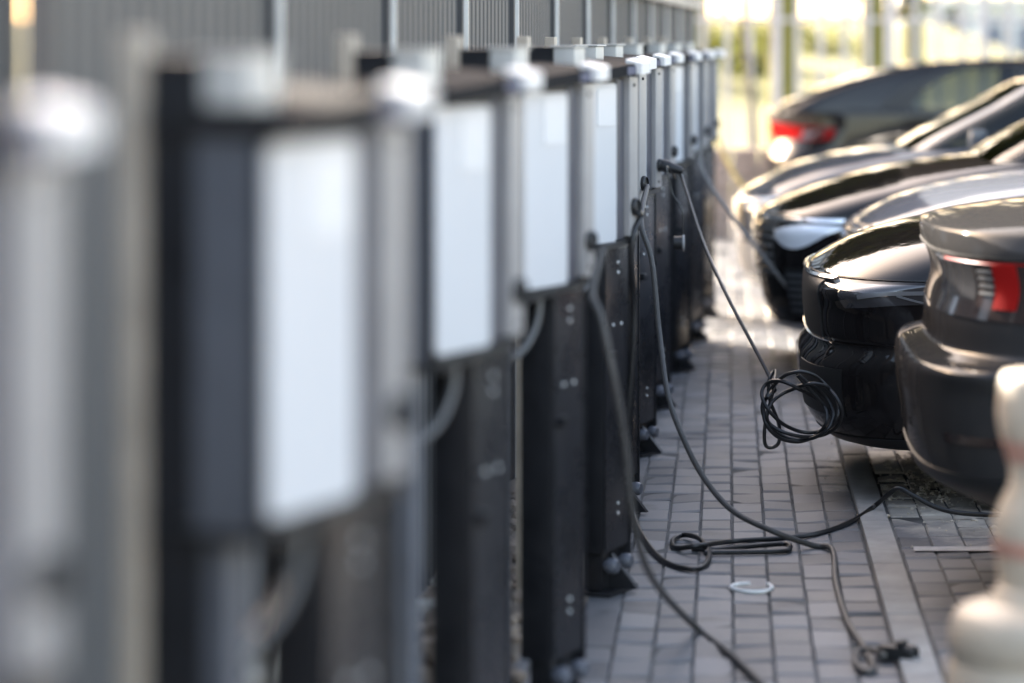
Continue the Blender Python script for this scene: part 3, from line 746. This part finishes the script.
# 5 slate car
def slate_car():
    fr = [(.17,.26,.80,.5),(.19,.14,.87,.46),(.28,.07,.91,.46),(.40,.045,.92,.46),(.50,.038,.92,.46),(.60,.035,.92,.44),(.68,.04,.915,.44),(.72,.065,.91,.46),(.77,.135,.90,.5),(.83,.25,.885,.55),
          (.90,.40,.87,.6),(.96,.62,.85,.65),(1.0,.86,.83,.6),(1.03,1.12,.81,.5)]
    rows = rear_rest(fr, 4.7)
    g = [(1.0,1.0,4.4,.80,.35,.3),(1.12,1.20,4.2,.76,.35,.3),(1.27,1.50,4.0,.70,.33,.3),(1.40,1.75,3.75,.64,.3,.28),(1.455,2.05,3.4,.5,.3,.3),(1.465,2.4,3.1,.2,.1,.1)]
    root, S, G, X0 = car('slate_hatchback', 'slate blue car with sunlit nose, behind the chrome grilled crossover', 19.2, rows, g, 'paint_slate', (.85, 3.6))
    S.part('grille', 'trim', root, 4.3, 6.2, .0, .14, .004, 8, 16)
    S.part('headlight', 'lamp', root, lambda q: 5.6+.1*q, lambda q: 7.0+.3*q, S.v(6,.07), S.v(6,.40), .006, 6, 24)
    S.part('intake', 'cover', root, 2.0, 3.6, .1, .28, .004, 6, 20)
    S.part('bonnet_seam', 'trim', root, 7.2, 7.3, .02, .42, .003, 1, 40)
    mi = MB(); mi.box(1.40-X0,1.50-X0,-1.06,-.86,1.02,1.13,.03); mi.build('mirror', 'paint_slate', root)
slate_car()

# 6 dark car farther back
def dark_car():
    fr = [(.18,.86,.80,.5),(.20,.74,.87,.46),(.30,.66,.91,.46),(.42,.63,.92,.46),(.52,.62,.92,.46),(.62,.618,.92,.44),(.70,.62,.915,.44),(.74,.64,.91,.46),(.79,.69,.90,.5),(.85,.78,.885,.55),
          (.91,.92,.87,.6),(.97,1.12,.85,.65),(1.01,1.34,.83,.6),(1.04,1.6,.81,.5)]
    rows = rear_rest(fr, 5.2)
    g = [(1.0,1.5,4.9,.80,.35,.3),(1.12,1.72,4.7,.76,.35,.3),(1.27,2.02,4.5,.70,.33,.3),(1.40,2.3,4.25,.64,.3,.28),(1.455,2.6,3.9,.5,.3,.3),(1.465,2.9,3.6,.2,.1,.1)]
    root, S, G, X0 = car('brown_saloon', 'dark brown car whose low bonnet shows just in front of the black hatchback', 22.8, rows, g, 'paint_black', (1.42, 4.2))
    S.part('grille', 'trim', root, 4.3, 6.2, .0, .14, .004, 8, 16)
    S.part('headlight', 'lamp', root, 5.6, 7.0, S.v(6,.07), S.v(6,.40), .006, 6, 24)
dark_car()

# 7 black fastback, tail towards the walkway
def fastback():
    fr = [(.20,.62,.80,.5),(.22,.50,.87,.46),(.32,.40,.91,.44),(.45,.36,.92,.44),(.58,.34,.92,.44),(.70,.33,.92,.44),(.75,.345,.915,.44),(.78,.37,.91,.44),(.84,.37,.905,.44),(.92,.35,.90,.44),(1.0,.325,.89,.44),(1.06,.305,.88,.44),(1.085,.315,.86,.44),(1.095,.40,.84,.44)]
    rows = rear_rest(fr, 5.1)
    rows = [(z,xl,(xr if z < .95 else xr-.9),w,al,ar) for (z,xl,xr,w,al,ar) in rows]
    g = [(1.07,.36,4.1,.845,.3,.35),(1.15,.47,3.95,.835,.3,.35),(1.24,.68,3.75,.82,.25,.35),(1.34,.96,3.5,.80,.25,.33),(1.42,1.26,3.25,.775,.25,.3),(1.47,1.53,3.0,.73,.25,.3),(1.50,2.0,2.7,.5,.2,.1)]
    root, S, G, X0 = car('black_fastback', 'black fastback with red tail lamp parked tail first by the far fence', 26.2, rows, g, 'paint_black', (1.25, 4.15))
    tl = S.part('taillight', 'tail_deep', root, lambda q: 8.0+.3*q, lambda q: 9.9-.6*q, .03, S.v(9,.50), .005, 6, 30)
    S.part('lamp_insert', 'tail_smoke', tl, 8.4, 9.2, .22, .29, .010, 4, 12, far=False)
    S.part('lower_bumper', 'trim', root, 1.0, 3.0, .0, .4, .004, 6, 30)
    G.part('rear_pillar', 'paint_black', root, .15, 3.9, .245, .40, .004, 8, 14)
fastback()

# ------------------------------------------------------------------ white bollard with red bands
bl = empty('bollard', ((1056-PX0)*6.7/F, 6.7, 0))
k = 6.7/F
def zz(py): return H-(py-PY0)*k
prof = [(.225,0.0),(.225,.30),(.222,zz(664)),(.212,zz(660)),(.212,zz(652)),(.219,zz(648)),(.216,zz(626)),(.206,zz(613)),(.190,zz(607)),(.140,zz(601)),(.128,zz(597)),(.126,zz(590)),(.118,zz(584))]
MB().lathe(prof, 48).build('base', 'bollard', bl, angle=60)
prof = [(.118,zz(583.8)),(.120,zz(560)),(.127,zz(540)),(.127,zz(520)),(.114,zz(503)),(.094,zz(483)),(.094,zz(468)),(.102,zz(450)),(.116,zz(430)),(.120,zz(412)),(.117,zz(395)),(.112,zz(379)),(.106,zz(373)),(.06,zz(371)),(.001,zz(370))]
MB().lathe(prof, 48).build('shaft', 'bollard', bl, angle=60)
MB().lathe([(.1205,zz(556)),(.1285,zz(546)),(.1285,zz(536)),(.1205,zz(535.8))], 48).build('red_band', 'red', bl, angle=60)
MB().lathe([(.0965,zz(462)),(.112,zz(438)),(.0985,zz(437.8))], 48).build('red_band', 'red', bl, angle=60)
tag(bl, 'white plastic bollard with red bands and a wide drum base', 'bollard')

# ------------------------------------------------------------------ far fence, trees, building
YF = 33.0
fe = empty('bar_fence', (2.5, YF, 0))
for k in range(44):
    x = -0.95+k*.235-2.5
    MB().box(x-.028, x+.028, -.012, .012, .08, 2.35, 0).build('fence_bar', 'fence', fe, smooth=False)
for z in (.25, 1.83):
    MB().box(-3.6, 7, .013, .05, z, z+.045, 0).build('fence_rail', 'fence', fe, smooth=False)
for x in (.495, 1.60, 2.55, 4.3, 6.0):
    MB().box(x-2.5-.035, x-2.5+.035, -.06, -.013, 0, 2.5, .004).build('fence_post', 'fence', fe)
tag(fe, 'grey vertical bar fence closing the far end of the car park', 'fence')

def leafy(mb, c, r, n, size):
    for k in range(n):
        d = Vector((rnd.gauss(0,1), rnd.gauss(0,1), rnd.gauss(0,.8))); d = d.normalized()*r*(rnd.random()**.45)
        p = Vector(c)+d; a = Vector((rnd.gauss(0,1),rnd.gauss(0,1),rnd.gauss(0,1))).normalized(); b = a.orthogonal().normalized()
        s = size*rnd.uniform(.6,1.3)
        mb.add([p-a*s, p+b*s*.5, p+a*s, p-b*s*.5], [(0,1,2,3)])
def tree(px, Y, r, hgt, lean, label, leaf='leaf', bark='bark', crown=1.3, n=900):
    X = (px-PX0)*Y/F
    root = empty('tree', (X, Y, 0))
    tk = MB(); pts = cr([(0,0,-.05),(lean*.2,0,hgt*.3),(lean*.7,0.05,hgt*.6),(lean,0,hgt)], 6)
    tk.tube(pts, [r*(1.15-.6*i/(len(pts)-1)) for i in range(len(pts))], 12)
    big = crown > 1
    for q in range(9 if big else 5):
        a = q*2.4+rnd.random(); b0 = pts[int((.55+.05*q if big else .6+.08*q)*(len(pts)-1))]; L_ = crown*rnd.uniform(.6,.9)
        tk.tube(cr([b0, b0+Vector((math.cos(a)*L_*.4,math.sin(a)*L_*.4,L_*.3)), b0+Vector((math.cos(a)*L_,math.sin(a)*L_,L_*.65))], 4), [r*.4*(1-i/9.5) for i in range(9)], 7)
    tk.build('trunk', bark, root)
    cw = MB()
    K = 26 if big else 7
    for q in range(K):
        c = Vector((lean+rnd.uniform(-1,1)*crown*.9, rnd.uniform(-1,1)*crown*.8, hgt*(.80 if big else .95)+rnd.uniform(-.75,.75)*crown)); leafy(cw, c, crown*rnd.uniform(.30,.48), n//K, .21 if big else .06)
    cw.build('crown', leaf, root, smooth=False)
    tag(root, label, 'tree', 'trees beyond the bar fence')
tree(781, 35.5, .15, 8.4, .1, 'mossy trunked tree just left of the fastback, behind the bar fence', 'leaf2', crown=4.2, n=6500)
tree(874, 36, .13, 8.0, -.1, 'mossy trunked tree behind the fence above the fastback rear window', 'leaf2', crown=4.0, n=6500)
tree(913, 37.5, .11, 8.8, .1, 'slim mossy tree behind the fence beside the white building', 'leaf2', crown=4.2, n=6500)
tree(757, 31.8, .035, 2.9, -.18, 'thin leaning sapling in front of the bar fence', 'leaf2', 'bark_brown', .5, 160)
tree(700, 38, .10, 8.0, .0, 'mossy tree beyond the end of the cladding wall', 'leaf2', crown=4.0, n=6500)
tree(1190, 39, .16, 8.6, .0, 'mossy tree behind the fence in front of the white building', 'leaf2', crown=4.2, n=6500)

# grass bank beyond the fence
gb = MB(); nx, ny = 40, 30
for j in range(ny+1):
    for i in range(nx+1):
        x = -60+i*3.2+.0; y = 34.5+j*2.2; u = min(1, max(0, (y-36)/28)); v = min(1, max(0, (9-x)/5.0))
        gb.v.append(Vector((x, y, -.05+2.0*u*u*(3-2*u)*v+rnd.uniform(0,.06)*u)))
for j in range(ny):
    for i in range(nx):
        a = j*(nx+1)+i; gb.f.append((a, a+1, a+nx+2, a+nx+1))
struct(gb.build('grass_field', 'grass'))
# shrubs on the bank
for (px, Y, s, lab) in ((735,52,.8,'yellow green shrub on the grass bank, left of the mossy trees'),(830,55,1.0,'yellow green shrub on the grass bank between the mossy trees'),(690,50,.9,'yellow green shrub on the grass bank behind the end of the wall')):
    X = (px-PX0)*Y/F; root = empty('shrub', (X, Y, .7))
    st = MB()
    for q in range(5): st.tube([(0,0,0),(.15*math.cos(q*1.3),.15*math.sin(q*1.3),.4),(.3*math.cos(q*1.3),.3*math.sin(q*1.3),.9)], [.03,.02,.01], 6)
    st.build('stem', 'bark_brown', root)
    cw = MB()
    for q in range(7): leafy(cw, (rnd.gauss(0,.5)*s, rnd.gauss(0,.4)*s, .7+rnd.uniform(-.3,.4)*s), .5*s, 90, .09)
    cw.build('foliage', 'leaf', root, smooth=False); tag(root, lab, 'shrub', 'shrubs on the grass bank')

# white building far right
bd = empty('white_building', (12, 100, 0))
x0, x1 = (902-PX0)*100/F-12, 14
pr = 1.05; nb = int((x1-x0)/pr)
MB().box(x0, x1, 0.4, 8, 0, 2.75, .02).build('wall', 'facade', bd)
MB().box(x0-.2, x1+.2, .0, 8.2, 2.751, 3.0, .02).build('roof', 'facade', bd)
for i in range(nb):
    xa = x0+.35+i*pr
    f = MB().box(xa, xa+.62, .36, .399, .9, 2.15, 0).build('window', 'fence', bd, smooth=False)
    MB().box(xa+.04, xa+.58, .33, .359, .95, 2.1, 0).build('pane', 'bluewin', f, smooth=False)
    MB().box(xa-.38, xa-.05, .1, .38, 0, 2.75, .01).build('pilaster', 'facade', bd)
tag(bd, 'low white building with blue grey windows beyond the fence', 'building')

# brick stack beyond the far stations
bs = MB()
for L_ in range(7):
    for q in range(5):
        bs.box(-.55+q*.22+rnd.uniform(-.01,.01), -.345+q*.22, -.1, .1, L_*.115, L_*.115+.108, .006)
bo = bs.build('brick_stack', 'brick_red'); bo.location = (.15, 27.5, -.05)
tag(bo, 'low stack of reddish blocks beyond the far end of the charging row', 'brick stack')

# ------------------------------------------------------------------ light
SUN_E, SUN_LEFT = 24, 38          # elevation; degrees to the left of straight ahead (+Y)
w = bpy.data.worlds.new('World'); bpy.context.scene.world = w; w.use_nodes = True
nt = w.node_tree; bg = nt.nodes['Background']; sk = nt.nodes.new('ShaderNodeTexSky'); sk.sky_type = 'NISHITA'; sk.sun_disc = False
sk.sun_elevation = R(SUN_E); sk.sun_rotation = R(-SUN_LEFT); sk.dust_density = 2.5; sk.air_density = 0.8; sk.ozone_density = 0.3
wm = nt.nodes.new('ShaderNodeMix'); wm.data_type = 'RGBA'; wm.blend_type = 'MULTIPLY'; wm.inputs[0].default_value = 1.0
wm.inputs[7].default_value = (1.12, 0.97, 0.82, 1)       # daylight white balance
nt.links.new(sk.outputs[0], wm.inputs[6]); nt.links.new(wm.outputs[2], bg.inputs[0]); bg.inputs[1].default_value = 0.14
sl = bpy.data.lights.new('sun', 'SUN'); sl.energy = 3.6; sl.angle = R(.5); sl.color = (1.0, .93, .82)
so = bpy.data.objects.new('sun', sl); C.objects.link(so)
d = Vector((-math.sin(R(SUN_LEFT))*math.cos(R(SUN_E)), math.cos(R(SUN_LEFT))*math.cos(R(SUN_E)), math.sin(R(SUN_E))))
so.rotation_euler = d.to_track_quat('Z', 'Y').to_euler(); so.location = (-8, 14, 12)

# ------------------------------------------------------------------ camera
cam = bpy.data.cameras.new('camera'); co = bpy.data.objects.new('camera', cam); C.objects.link(co)
co.location = (0,0,H); co.rotation_euler = (R(90),0,0)
cam.sensor_width = 36; cam.lens = F/1024*36
cam.shift_x = -(PX0-512)/1024; cam.shift_y = -(341.5-PY0)/1024
cam.clip_end = 5000; cam.clip_start = .05
cam.dof.use_dof = True; cam.dof.focus_distance = 11.5; cam.dof.aperture_fstop = (cam.lens/1000)/.076
sc = bpy.context.scene; sc.camera = co
sc.view_settings.view_transform = 'Standard'; sc.view_settings.look = 'None'; sc.view_settings.gamma = 1; sc.view_settings.exposure = 2.95
sc.cycles.max_bounces = 8; sc.cycles.transparent_max_bounces = 12
sc.cycles.use_denoising = True
